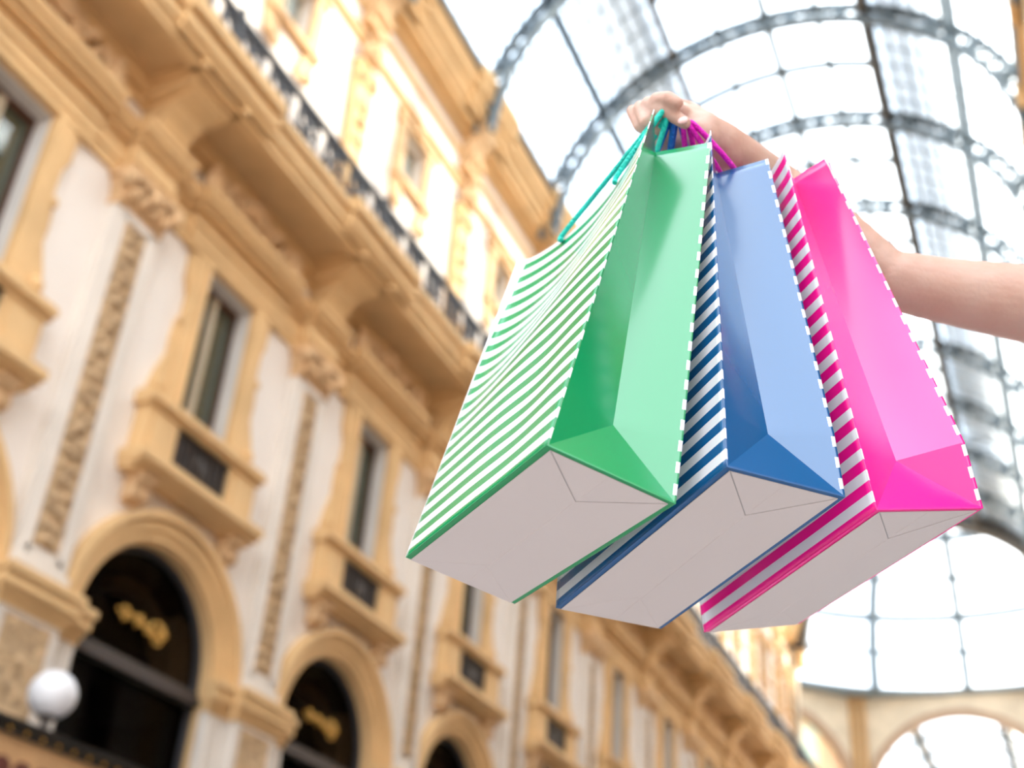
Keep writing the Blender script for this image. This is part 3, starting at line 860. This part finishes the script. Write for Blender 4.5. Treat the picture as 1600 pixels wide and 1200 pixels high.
for j, t in enumerate(ts):
    hb = MB(); e = t * math.pi / 2; r = RD * math.cos(e); z = HD * math.sin(e)
    wdt = .17 if j % 2 == 0 else .3
    n = 64; vs = []; fs = []
    for i in range(n):
        a = 2 * math.pi * i / n; s, c = math.sin(a), math.cos(a)
        vs += [((r + .0) * s, r * c, z - wdt), ((r + .0) * s, r * c, z + wdt), ((r - .35) * s, (r - .35) * c, z + wdt), ((r - .35) * s, (r - .35) * c, z - wdt)]
    for i in range(n):
        for k in range(4):
            p = i * 4 + k; q = i * 4 + (k + 1) % 4; i2 = ((i + 1) % n) * 4
            fs.append((p, q, i2 + (k + 1) % 4, i2 + k))
    hb.add(vs, fs); hb.build('dome_ring', STEEL, DOME)
tb = [0] + ts + [.97]
for j in range(len(tb) - 1):
    pm = MB(); n = 4; vs = []; fs = []
    for i in range(n + 1):
        az = -math.pi / 16 + math.pi / 8 * i / n + (1e-3 if i == 0 else -1e-3 if i == n else 0)
        vs += [tuple(dome(az, tb[j], .02)), tuple(dome(az, tb[j + 1], .02))]
    for i in range(n): fs.append((2 * i, 2 * i + 2, 2 * i + 3, 2 * i + 1))
    pm.add(vs, fs); me = pm.mesh('dome_pane', PANE)
    for i in range(16):
        o = link('dome_pane', me, DOME); o.rotation_euler = (0, 0, -(i + .5) * math.pi / 8)
rg = MB(); n = 64; vs = []; fs = []
for i in range(n):
    a = 2 * math.pi * i / n; s, c = math.sin(a), math.cos(a)
    for r, z in ((17.6, -.25), (20.2, -.25), (20.2, .1), (17.6, .1)): vs.append((r * s, r * c, z))
for i in range(n):
    for k in range(4):
        p = i * 4 + k; q = i * 4 + (k + 1) % 4; i2 = ((i + 1) % n) * 4; fs.append((p, q, i2 + (k + 1) % 4, i2 + k))
rg.add(vs, fs); rg.build('base_ring', STEEL, DOME)
lt = MB(); lt.ball((0, 0, HD - .2), 1.2, 1, 1, .5, 12, 6); lt.build('lantern_cap', STEEL, DOME)

# far arm beyond the octagon
YF0, YF1 = 98.6, 131.0
for sx, nm in ((-1, 'far_arm_left'), (1, 'far_arm_right')):
    x = XC - 1.8 + sx * 7.25
    m = MB(); m.box(min(x, x + sx * .4), max(x, x + sx * .4), YF0, YF1, FLOOR, 24.2); o = m.build('wall_' + nm, CREAM); tag(o, kind='structure')
    m = MB(); m.box(min(x, x - sx * .8), max(x, x - sx * .8), YF0, YF1, 23.3, 24.6); m.build('cornice', OCHRE, o)
    m = MB(); m.box(min(x, x - sx * 1.2), max(x, x - sx * 1.2), YF0, YF1, 14.95, 15.7); m.build('balcony_slab', OCHRE, o)
FARC = empty('ceiling_far', (0, 0, 0)); FARC.name = 'ceiling.002'; FARC.location = (-1.8, 0, 0); tag(FARC, kind='structure')
for i in range(7): link('hoop', hme, FARC, (0, 101 + HP * i, 0))
for s in (-1, 1):
    for a, wd, hg, mm in ((A_R, .2, .4, STEELD), (A_P, .14, .3, STEEL)):
        mb = MB(); x, z = arcp(s * a); mb.box(x - wd / 2, x + wd / 2, YF0, YF1, z - hg, z); mb.build('purlin', mm, FARC)
    x0, z0 = arcp(s * .43, RV + .3); x1, z1 = arcp(s * .56, RV + .3)
    mb = MB(); mb.prism_y([(x0, z0), (x1, z1), (x1, z1 + .06), (x0, z0 + .06)], YF0, YF1); mb.build('band_screen', BANDSCREEN, FARC)  # added board, greys the glass of the far vault the same way
gl = MB(); n = 40
for j in range(7):
    for i in range(n):
        a0 = -math.pi / 2 + math.pi * i / n; a1 = a0 + math.pi / n
        x0, z0 = arcp(a0, RV + .07); x1, z1 = arcp(a1, RV + .07)
        gl.add([(x0, YF0 + j * 4.6, z0), (x1, YF0 + j * 4.6, z1), (x1, YF0 + j * 4.6 + 4.55, z1), (x0, YF0 + j * 4.6 + 4.55, z0)], [(0, 1, 2, 3)])
o = gl.build('pane_run', PANE, FARC); o['kind'] = 'stuff'

# ------------------------------------------------------------------ shop canopy and globe lamp
CAN = empty('shop_canopy', (-10.0, 9.5, 3.6))
tag(CAN, 'shop canopy with black top band and scalloped ochre fascia below the first arch', 'canopy')
def CX(x, y, z): return (x + 10.0, y - 9.5, z - 3.6)
CANB = mat('black_canopy_metal', (.012, .011, .011), .4, .2, 3)
CANO = mat('ochre_canopy_board', (.62, .36, .17), .6, .2, 3)
CANR = mat('dark_red_canopy_drops', (.12, .03, .02), .6)
m = MB(CX); m.box(-11.75, -9.96, 4.0, 14.0, 4.06, 4.17); m.box(-11.75, -9.92, 4.0, 14.0, 4.17, 4.22); m.build('top_band', CANB, CAN)
m = MB(CX); m.box(-10.06, -10.0, 4.0, 14.0, 3.4, 4.06); m.build('fascia', CANO, CAN)
dm = MB(); dm.prism_x([(0.12 * math.cos(a * math.pi / 8), .1 * math.sin(a * math.pi / 8)) for a in range(9)] + [(-.1, -.14), (0, -.24), (.1, -.14)], -.005, .02)
dme = dm.mesh('scallop', CANR)
for i in range(33): link('scallop', dme, CAN, CX(-9.995, 4.2 + i * .3, 3.74))
gm = MB(CX)
for i in range(40): gm.ball((-9.95, 4.3 + i * .25, 4.11), .022, seg=6, rings=4)
o = gm.build('gilt_beading', GILT, CAN); o['kind'] = 'stuff'
LAMP = empty('globe_lamp', (-10.1, 10.16, 4.22)); tag(LAMP, 'white opal globe lamp standing on the edge of the shop canopy', 'lamp')
m = MB(); m.ball((0, 0, .43), .265, seg=28, rings=18); m.build('globe', GLOBE, LAMP, True)
m = MB(); m.tube([(0, 0, 0), (0, 0, .03), (0, 0, .05), (0, 0, .13), (0, 0, .17), (0, 0, .19)], [.12, .12, .05, .04, .1, .12], 14); m.build('lamp_base', TRANS, LAMP, True)

# ------------------------------------------------------------------ the shopping bags
BAGS = {
 'green': dict(A=(-.4913, .8529, 1.4073), B=(-.2934, .6849, 1.4007), C=(-.2242, .7652, 1.3845), D=(-.4220, .9350, 1.3898),
               TB=(-.2364, .7418, 1.7510), TC=(-.1982, .7861, 1.7408), tm=(1024, 238, 1.0937), ap=(958, 664, .9008), ta=(808, 409, 1.2549)),
 'blue': dict(A=(-.3812, .9319, 1.3816), B=(-.1860, .7624, 1.4080), C=(-.1161, .8429, 1.4132), D=(-.3108, 1.0140, 1.3866),
              TB=(-.2014, .7980, 1.7658), TC=(-.1619, .8520, 1.7672), tm=(1118.7, 271, 1.1306), ap=(1200, 678, .9295)),
 'pink': dict(A=(-.2810, 1.0496, 1.3937), B=(-.0974, .8667, 1.4114), C=(-.0240, .9424, 1.4390), D=(-.2081, 1.1248, 1.4232),
              TB=(-.1464, .8444, 1.7686), TC=(-.1142, .8832, 1.7820), tm=(1240, 279, 1.1589), ap=(1400, 720, .9791)),
}
PER = 0.0184
BH = 0.359


class Sheet:
    """paper panels with uv, grown from grids"""
    def __init__(self): self.v = []; self.f = []; self.uv = []

    def grid(self, fn, uvfn, nu, nv, flip=False):
        o = len(self.v)
        for j in range(nv + 1):
            for i in range(nu + 1):
                u, v = i / nu, j / nv
                self.v.append(tuple(fn(u, v))); self.uv.append(uvfn(u, v))
        for j in range(nv):
            for i in range(nu):
                a = o + j * (nu + 1) + i
                q = (a, a + 1, a + nu + 2, a + nu + 1)
                self.f.append(q[::-1] if flip else q)

    def build(self, name, mats, parent, ref, outward, thick=.0005, smooth=True, weld=False):
        me = bpy.data.meshes.new(name); me.from_pydata([tuple(Vector(p) - ref) for p in self.v], [], self.f)
        ul = me.uv_layers.new(name='UVMap')
        for lp in me.loops: ul.data[lp.index].uv = self.uv[lp.vertex_index]
        for m_ in mats: me.materials.append(m_)
        if weld:
            bm = bmesh.new(); bm.from_mesh(me); bmesh.ops.remove_doubles(bm, verts=bm.verts, dist=1e-5); bm.to_mesh(me); bm.free()
        if sum((p.normal.dot(outward) * p.area for p in me.polygons)) < 0: me.flip_normals()
        me.polygons.foreach_set('use_smooth', [smooth] * len(me.polygons))
        if weld: me.set_sharp_from_angle(angle=math.radians(9))
        o = link(name, me, parent)
        s = o.modifiers.new('thickness', 'SOLIDIFY'); s.thickness = thick; s.offset = -1
        if len(mats) > 1: s.material_offset = 1; s.material_offset_rim = 0
        return o


def lerp(a, b_, t): return a + (b_ - a) * t
def sstep(t): t = max(0, min(1, t)); return t * t * (3 - 2 * t)


def dent(u, v):
    """how far a wide face sinks towards the inside of the bag (m); u from the far edge A to the near edge B, v up"""
    return DENT * math.sin(math.pi * min(1, max(0, u))) ** 2 * sstep((v - .05) / .95)
DENT = 0.022


def make_bag(key, label, colour, cordcol, dent_front):
    g = {k: (Vector(v) if k not in ('tm', 'ap', 'ta') else at(*v)) for k, v in BAGS[key].items()}
    A, B, C, D, TB, TC, TM, APX = g['A'], g['B'], g['C'], g['D'], g['TB'], g['TC'], g['tm'], g['ap']
    TA = g['ta'] if 'ta' in g else TB + (A - B) * .985
    TD = TC + (D - C) * .985
    ref = (A + B + C + D) / 4
    root = empty('shopping_bag', tuple(ref)); tag(root, label, 'bag', 'striped shopping bags held in the hand')
    pm = paper('card_' + key, colour); pf = paper('striped_card_' + key, colour, spec=.45, coat=.3)
    inward = ((C - B) + (D - A)).normalized()
    # front and back panels
    for nm, (a, b_, ta, tb), sgn in (('front_panel', (A, B, TA, TB), 1), ('back_panel', (D, C, TD, TC), -1)):
        s = Sheet()
        def fn(u, v, a=a, b_=b_, ta=ta, tb=tb, sgn=sgn):
            p = lerp(lerp(a, b_, u), lerp(ta, tb, u), v)
            k = dent_front(u, v) if sgn == 1 else dent(u, v) * .5
            return p + inward * sgn * k
        s.grid(fn, lambda u, v: (0.0, v * BH), 40, 60)
        s.build(nm, [pf, INNER], root, ref, -inward * sgn)
    # gussets: near one folded inwards, far one folded the same way
    e1 = (A - B).normalized()
    kink = {'pink': .010, 'blue': .0035, 'green': .0015}[key]
    def gusset(b_, c, tb, tc, tm, ap, out):
        mid = (b_ + c) / 2
        hb_ = (ap - mid).length
        fr = .054 / BH
        eb, ec = lerp(b_, tb, fr), lerp(c, tc, fr) + out * kink
        bow = out * .006
        s = Sheet()
        # side strips above the fold apex
        def left(u, v):
            p = lerp(lerp(eb, ap, u), lerp(tb, tm, u), v); return p - bow * math.sin(math.pi * u) * math.sin(math.pi * v) * .12
        def right(u, v):
            p = lerp(lerp(ap, ec, u), lerp(tm, tc, u), v); return p + bow * math.sin(math.pi * u) * math.sin(math.pi * v) * .45
        wl_ = .054
        s.grid(left, lambda u, v: (u * wl_ / .0018, (fr + (1 - fr) * v) * BH), 24, 40)
        s2 = s
        s2.grid(right, lambda u, v: ((1 - u) * wl_ / .0032, (fr + (1 - fr) * v) * BH), 24, 40)
        # bottom facets
        s3 = s
        def tri(p, q, r_, n_=24, up=None, uv=(9, 9, 9), vv=(0, 0, 0)):
            o = len(s3.v); idx = {}
            for i in range(n_ + 1):
                for j in range(n_ + 1 - i):
                    a_, b2 = i / n_, j / n_; c_ = 1 - a_ - b2
                    idx[i, j] = len(s3.v)
                    s3.v.append(tuple(p * c_ + q * a_ + r_ * b2)); s3.uv.append((uv[0] * c_ + uv[1] * a_ + uv[2] * b2, vv[0] * c_ + vv[1] * a_ + vv[2] * b2))
            for i in range(n_):
                for j in range(n_ - i):
                    s3.f.append((idx[i, j], idx[i + 1, j], idx[i, j + 1]))
                    if i + j < n_ - 1: s3.f.append((idx[i + 1, j], idx[i + 1, j + 1], idx[i, j + 1]))
        f2 = fr * BH
        tri(b_, ap, eb, uv=(0, .054 / .0018, 0), vv=(0, f2, f2)); tri(c, ec, ap, uv=(0, 0, .054 / .0032), vv=(0, f2, f2))
        tri(b_, mid, ap, uv=(9, 9, 9)); tri(mid, c, ap, uv=(9, 9, 9))
        # orient every facet outwards
        for i, f in enumerate(s3.f):
            p0, p1, p2 = (Vector(s3.v[k]) for k in f[:3])
            if (p1 - p0).cross(p2 - p0).dot(out) < 0: s3.f[i] = f[::-1]
        s3.build('side_gusset', [pm, INNER], root, ref, out, weld=True)
    gusset(B, C, TB, TC, TM, APX, -e1)
    # far gusset mirrored inside
    shift = TM - (TB + TC) / 2; sap = APX - (B + C) / 2
    refl = lambda v: v - 2 * e1 * v.dot(e1)
    gusset(A, D, TA, TD, (TA + TD) / 2 + refl(shift) * .9, (A + D) / 2 + refl(sap), e1)
    # base: coloured underside with the white card glued on
    e2 = (C - B).normalized(); nb = e1.cross(e2).normalized()
    if nb.z > 0: nb = -nb
    W_, D_ = (A - B).length, (C - B).length
    def bp(s_, t_, h=0.0):
        p = lerp(lerp(B, A, s_ / W_), lerp(C, D, s_ / W_), t_ / D_); return p + nb * h
    mb = MB(lambda *p: tuple(Vector(p) - ref))
    vs = [B, A, D, C]; vs = [tuple(v) for v in vs] + [tuple(v - nb * .0008) for v in vs]
    mb.add(vs, [(0, 1, 2, 3), (7, 6, 5, 4), (0, 4, 5, 1), (1, 5, 6, 2), (2, 6, 7, 3), (3, 7, 4, 0)])
    base = mb.build('base', mat('card_plain_' + key, colour, .4), root)
    i1, i2, i3, i4 = .0035, .0048, .0045, .0012     # insets: BC, AB, CD, DA sides
    def slab(name, poly, h0, h1, m_):
        q = MB(lambda *p: tuple(Vector(p) - ref)); n_ = len(poly)
        q.add([tuple(bp(*p, h0)) for p in poly] + [tuple(bp(*p, h1)) for p in poly], [tuple(range(n_)), tuple(range(2 * n_ - 1, n_ - 1, -1))] + [(i, (i + 1) % n_, n_ + (i + 1) % n_, n_ + i) for i in range(n_)])
        return q.build(name, m_, base)
    ax, ay = D_ / 2, D_ / 2
    gp = .0006
    slab('seam_shade', [(i1, i2), (ax + .012, ay), (i1, D_ - i3)], .0001, .0003, BOARDSEAM)  # grey sheet puts the shadow in the flap gap into the colour
    slab('base_card', [(i1, i2), (W_ - i4, i2), (W_ - i4, D_ - i3), (i1, D_ - i3 + .0), (ax, ay)], .0003, .0009, BOARD)
    slab('base_flap', [(i1, i2 + 2.4 * gp), (ax - 2.0 * gp, ay), (i1, D_ - i3 - 2.4 * gp)], .0003, .0006, BOARD)
    cr = MB(lambda *p: tuple(Vector(p) - ref))
    def crease(p, q, w_=.0005, h=.0011):
        cr.tube([tuple(bp(*p, h - .0003)), tuple(bp(*q, h - .0003))], w_, 6)
    crease((ax + .004, ay), (W_ - .004, ay + .004)); crease((W_ - .05, ay), (W_ - .006, i2 + .004), .0004); crease((W_ - .05, ay), (W_ - .006, D_ - i3 - .004), .0004)
    crease((i1 + .002, ay), (ax * .8, ay), .0004, .0008)
    cr.build('fold_crease', BOARD, base)
    return root, g, (A, B, C, D, TA, TB, TC, TD), inward, ref


def cord(name, pts, rad, m_, parent, ref, n=14):
    """smooth cord through points (catmull-rom)"""
    P_ = [Vector(p) for p in pts]; P_ = [P_[0] * 2 - P_[1]] + P_ + [P_[-1] * 2 - P_[-2]]
    out = []
    for i in range(1, len(P_) - 2):
        for k in range(n):
            t = k / n; a, b_, c, d = P_[i - 1], P_[i], P_[i + 1], P_[i + 2]
            out.append(.5 * ((2 * b_) + (c - a) * t + (2 * a - 5 * b_ + 4 * c - d) * t * t + (3 * b_ - a - 3 * c + d) * t ** 3))
    out.append(P_[-2])
    mb = MB(lambda *p: tuple(Vector(p) - ref)); mb.tube([tuple(p) for p in out], rad, 10)
    return mb.build(name, m_, parent, True)


def dent_green(u, v):
    env = math.sin(math.pi * u ** .9) ** .7 if 0 < u < 1 else 0
    vc = .50 + .36 * u
    k = .023 * env * sstep((v - vc) / .55 + .5)
    return k + .003 * math.exp(-((u - .7) / .17) ** 2 - ((v - .27) / .2) ** 2)
def dent_mild(u, v): return dent_green(u, v) * .7

def cordmat(name, c): return mat(name, c, .45, .12, 60, .5, 400)
bags = {}
for key, lab, colr, cc, df in (
        ('green', 'green shopping bag with green and white striped front, leftmost of the three', (.0, .285, .095), (0.0, .75, .60), dent_green),
        ('blue', 'blue shopping bag with blue and white stripes, hanging between green and pink bags', (.0, .09, .27), (0.0, .22, .80), dent_mild),
        ('pink', 'hot pink shopping bag with pink and white stripes, rightmost of the three', (.98, .0, .29), (.95, .0, .62), dent_mild)):
    bags[key] = make_bag(key, lab, colr, cc, df) + (cordmat('cord_' + key, cc), df)

GRIP = {'green': at(1036, 180, 1.117), 'blue': at(1052, 187, 1.124), 'pink': at(1071, 194, 1.114)}
for key, (root, g, cs, inward, ref, cm, df) in bags.items():
    A, B, C, D, TA, TB, TC, TD = cs
    gp = GRIP[key]
    for side, (ta, tb, a, b_), sgn in ((0, (TA, TB, A, B), 1), (1, (TD, TC, D, C), -1)):
        def on(u, v, off):
            p = lerp(lerp(a, b_, u), lerp(ta, tb, u), v)
            k = df(u, v) if sgn == 1 else dent(u, v) * .5
            return p + inward * sgn * (k + off)
        o_ = -.0035 if sgn == 1 else .0035
        h0, h1 = on(.27, .972, o_), on(.66, .972, o_)
        top = gp + inward * (-.0029 if sgn == 1 else .0029)
        q0 = on(.27, 1.0, o_); q1 = on(.66, 1.0, o_)
        e = (tb - ta).normalized()
        pull = FW * ((-.013 if sgn == 1 else -.024) if key == 'pink' else 0.0)      # the pink cords bend round the wrist, on its near side
        pts = [h0, q0, lerp(q0, top, .5) + pull, lerp(q0, top, .9) + pull * .25, top + e * .002, lerp(q1, top, .9) + e * .004 + pull * .25, lerp(q1, top, .5) + pull, q1, h1]
        cord('cord_handle', pts, .0026, cm, root, ref)

# ------------------------------------------------------------------ the person: arm in view, rest beside the frame
WOM = empty('person', (0, 0, FLOOR))
bd = MB()
def chain(mb, pts, rs):
    for i in range(len(pts) - 1): mb.capsule(pts[i], pts[i + 1], rs[i], rs[i + 1])
wrist = at(1128, 222, 1.165); fore = at(1215, 292, 1.214); elb = at(1388, 436, 1.20)
mid_f = at(1300, 362, 1.207)
u1 = at(1480, 455, 1.20); u2 = at(1600, 474, 1.20); u3 = at(1720, 492, 1.205); sho = at(1862, 520, 1.215)
chain(bd, [at(1104, 208, 1.158), wrist, fore, mid_f, elb], [.0185, .0195, .0245, .0285, .0275])
chain(bd, [at(1112, 216, 1.162), at(1135, 236, 1.168)], [.0175, .0185])
chain(bd, [elb, u1, u2, u3, sho], [.0290, .0325, .0385, .043, .05])
bd.capsule(at(1402, 452, 1.20), at(1440, 455, 1.2), .020, .027)
# palm
chain(bd, [at(1100, 205, 1.155), at(1060, 190, 1.160)], [.018, .013])
chain(bd, [at(1095, 212, 1.150), at(1045, 205, 1.160)], [.018, .013])
chain(bd, [at(1090, 222, 1.150), at(1040, 218, 1.158)], [.015, .012])
chain(bd, [at(1102, 196, 1.160), at(1066, 178, 1.165)], [.014, .011])
# fingers: knuckle, first joint, second joint, tip
FING = [
 [(1066, 178, 1.152, .0088), (1027, 157, 1.130, .0078), (1044, 154, 1.112, .0070), (1058, 161, 1.106, .0058)],
 [(1056, 190, 1.164, .0088), (1014, 163, 1.142, .0078), (1040, 173, 1.118, .0070), (1070, 192, 1.108, .0060)],
 [(1047, 203, 1.175, .0085), (1001, 169, 1.152, .0074), (1010, 190, 1.130, .0066), (1030, 204, 1.128, .0056)],
 [(1040, 214, 1.186, .0078), (989, 174, 1.164, .0066), (999, 197, 1.144, .0058), (1014, 207, 1.140, .0050)],
 [(1098, 190, 1.165, .0115), (1076, 172, 1.180, .0090), (1052, 164, 1.166, .0076), (1038, 164, 1.155, .0062)],
]
for f in FING: chain(bd, [at(*p[:3]) for p in f], [p[3] for p in f])
# torso, head, legs
sx, sy, sz = sho
cx, cy = sx + .145, sy + .15
hipz = FLOOR + .92
V = Vector
bd.capsule(sho, V((cx + .04, cy - .01, sz - .01)), .052, .056); bd.capsule(V((cx - .03, cy, sz - .01)), V((cx + .17, cy + .02, sz - .01)), .056, .052)
chain(bd, [V((cx, cy, sz - .06)), V((cx, cy, sz - .25)), V((cx, cy, sz - .40)), V((cx, cy + .01, hipz))], [.105, .11, .095, .125])
for s in (-1, 1):
    chain(bd, [V((cx + s * .06, cy, sz - .08)), V((cx + s * .055, cy, hipz + .18))], [.095, .09])
    chain(bd, [V((cx + s * .075, cy + .01, hipz)), V((cx + s * .085, cy - .01, FLOOR + .48)), V((cx + s * .085, cy + .02, FLOOR + .09))], [.09, .055, .036])
    bd.capsule(V((cx + s * .085, cy + .03, FLOOR + .035)), V((cx + s * .1, cy - .14, FLOOR + .03)), .035, .03)
chain(bd, [V((cx, cy, sz + .0)), V((cx, cy - .01, sz + .12))], [.055, .048])
hc = V((cx, cy - .03, sz + .22))
bd.ball(tuple(hc + V((0, .015, .025))), .088, .92, 1.05, 1.1, 20, 14)
bd.ball(tuple(hc + V((0, -.02, -.04))), .066, .95, 1, 1.15, 18, 12)
bd.capsule(hc + V((0, -.088, .0)), hc + V((0, -.105, -.032)), .008, .012)
for s in (-1, 1): bd.ball(tuple(hc + V((s * .083, .012, -.01))), .022, .45, .7, 1.2, 10, 8)
for s in (-1, 1): bd.capsule(hc + V((s * .017, -.078, .0235)), hc + V((s * .048, -.068, .021)), .0065, .006); bd.capsule(hc + V((s * .02, -.074, -.006)), hc + V((s * .046, -.066, -.005)), .006, .006)
# left arm hanging
chain(bd, [V((cx + .19, cy, sz - .02)), V((cx + .24, cy + .02, sz - .30)), V((cx + .23, cy - .06, sz - .52))], [.05, .037, .022])
chain(bd, [V((cx + .23, cy - .065, sz - .53)), V((cx + .225, cy - .085, sz - .60))], [.022, .02])
for i in range(4):
    y_ = cy - .115 + .018 * i
    chain(bd, [V((cx + .225, y_, sz - .60)), V((cx + .222, y_ - .004, sz - .65)), V((cx + .212, y_ - .004, sz - .68 + .004 * abs(i - 1.5)))], [.0095, .0085, .0065])
chain(bd, [V((cx + .21, cy - .10, sz - .56)), V((cx + .195, cy - .125, sz - .61)), V((cx + .195, cy - .13, sz - .635))], [.012, .01, .0075])
o = bd.build('body', SKIN, WOM, True); o.location = (0, 0, -FLOOR)
rm = o.modifiers.new('skin', 'REMESH'); rm.mode = 'VOXEL'; rm.voxel_size = .0020; rm.use_smooth_shade = True
sm = o.modifiers.new('smooth', 'SMOOTH'); sm.factor = .5; sm.iterations = 3
def wpart(mb, name, m_, vox=None, it=6):
    q = mb.build(name, m_, WOM, True); q.location = (0, 0, -FLOOR)
    if vox:
        r_ = q.modifiers.new('cloth', 'REMESH'); r_.mode = 'VOXEL'; r_.voxel_size = vox; r_.use_smooth_shade = True
        s_ = q.modifiers.new('smooth', 'SMOOTH'); s_.iterations = it
    return q
dr = MB()
chain(dr, [V((cx, cy, sz - .08)), V((cx, cy, sz - .25)), V((cx, cy, sz - .40)), V((cx, cy + .01, hipz)), V((cx, cy + .01, FLOOR + .62))], [.118, .122, .107, .142, .19])
for s in (-1, 1):
    chain(dr, [V((cx + s * .06, cy, sz - .08)), V((cx + s * .055, cy, hipz + .18)), V((cx + s * .09, cy, FLOOR + .60))], [.106, .102, .14])
    chain(dr, [V((cx + s * .11, cy, sz + .02)), V((cx + s * .09, cy, sz - .08))], [.05, .08])
wpart(dr, 'dress', mat('pale_blue_dress', (.45, .58, .72), .8, .1, 8), .008)
hr = MB()
hr.ball(tuple(hc + V((0, .03, .04))), .102, .95, 1.02, 1.05, 20, 14)
chain(hr, [hc + V((0, .07, .0)), hc + V((0, .085, -.14)), hc + V((0, .08, -.26))], [.085, .07, .045])
for s in (-1, 1): chain(hr, [hc + V((s * .07, .0, .03)), hc + V((s * .085, .03, -.08)), hc + V((s * .08, .05, -.2))], [.035, .032, .022])
wpart(hr, 'hair', mat('brown_hair', (.10, .045, .02), .5, .3, 30, .6, 90), .006)
for s in (-1, 1):
    ey = MB(); ey.ball(tuple(hc + V((s * .032, -.069, .010))), .0125, seg=14, rings=10); wpart(ey, 'eye', mat('eye_white', (.85, .85, .85), .2) if s < 0 else bpy.data.materials['eye_white'])
    ir = MB(); ir.ball(tuple(hc + V((s * .032, -.0795, .010))), .0055, 1, .5, 1, 12, 8); wpart(ir, 'iris', mat('brown_iris', (.06, .03, .015), .2) if s < 0 else bpy.data.materials['brown_iris'])
    ebr = MB(); ebr.tube([tuple(hc + V((s * (.016 + .011 * i), -.083 + .004 * i, .034 + .003 * math.sin(i)))) for i in range(4)], [.002, .003, .003, .0015], 6); wpart(ebr, 'eyebrow', bpy.data.materials['brown_hair'])
    sh = MB(); chain(sh, [V((cx + s * .085, cy + .045, FLOOR + .03)), V((cx + s * .1, cy - .15, FLOOR + .028))], [.042, .036]); sh.box(cx + s * .09 - .04, cx + s * .09 + .04, cy - .17, cy + .07, FLOOR, FLOOR + .012); wpart(sh, 'shoe', mat('white_shoe', (.8, .8, .8), .5) if s < 0 else bpy.data.materials['white_shoe'])
mo = MB(); mo.tube([tuple(hc + V((.022 * (i - 3) / 3, -.086 - .006 * math.cos((i - 3) / 3 * 1.5), -.068))) for i in range(7)], [.001, .004, .0055, .0055, .0055, .004, .001], 8); wpart(mo, 'lips', mat('lips', (.62, .22, .20), .4))
nl = MB(); nl.ball(tuple(at(1067, 188, 1.1025)), .0045, 1.1, .5, .9, 10, 8); wpart(nl, 'fingernail', NAIL)
tag(WOM, 'woman in a pale dress holding three shopping bags out with one bare arm', 'person')
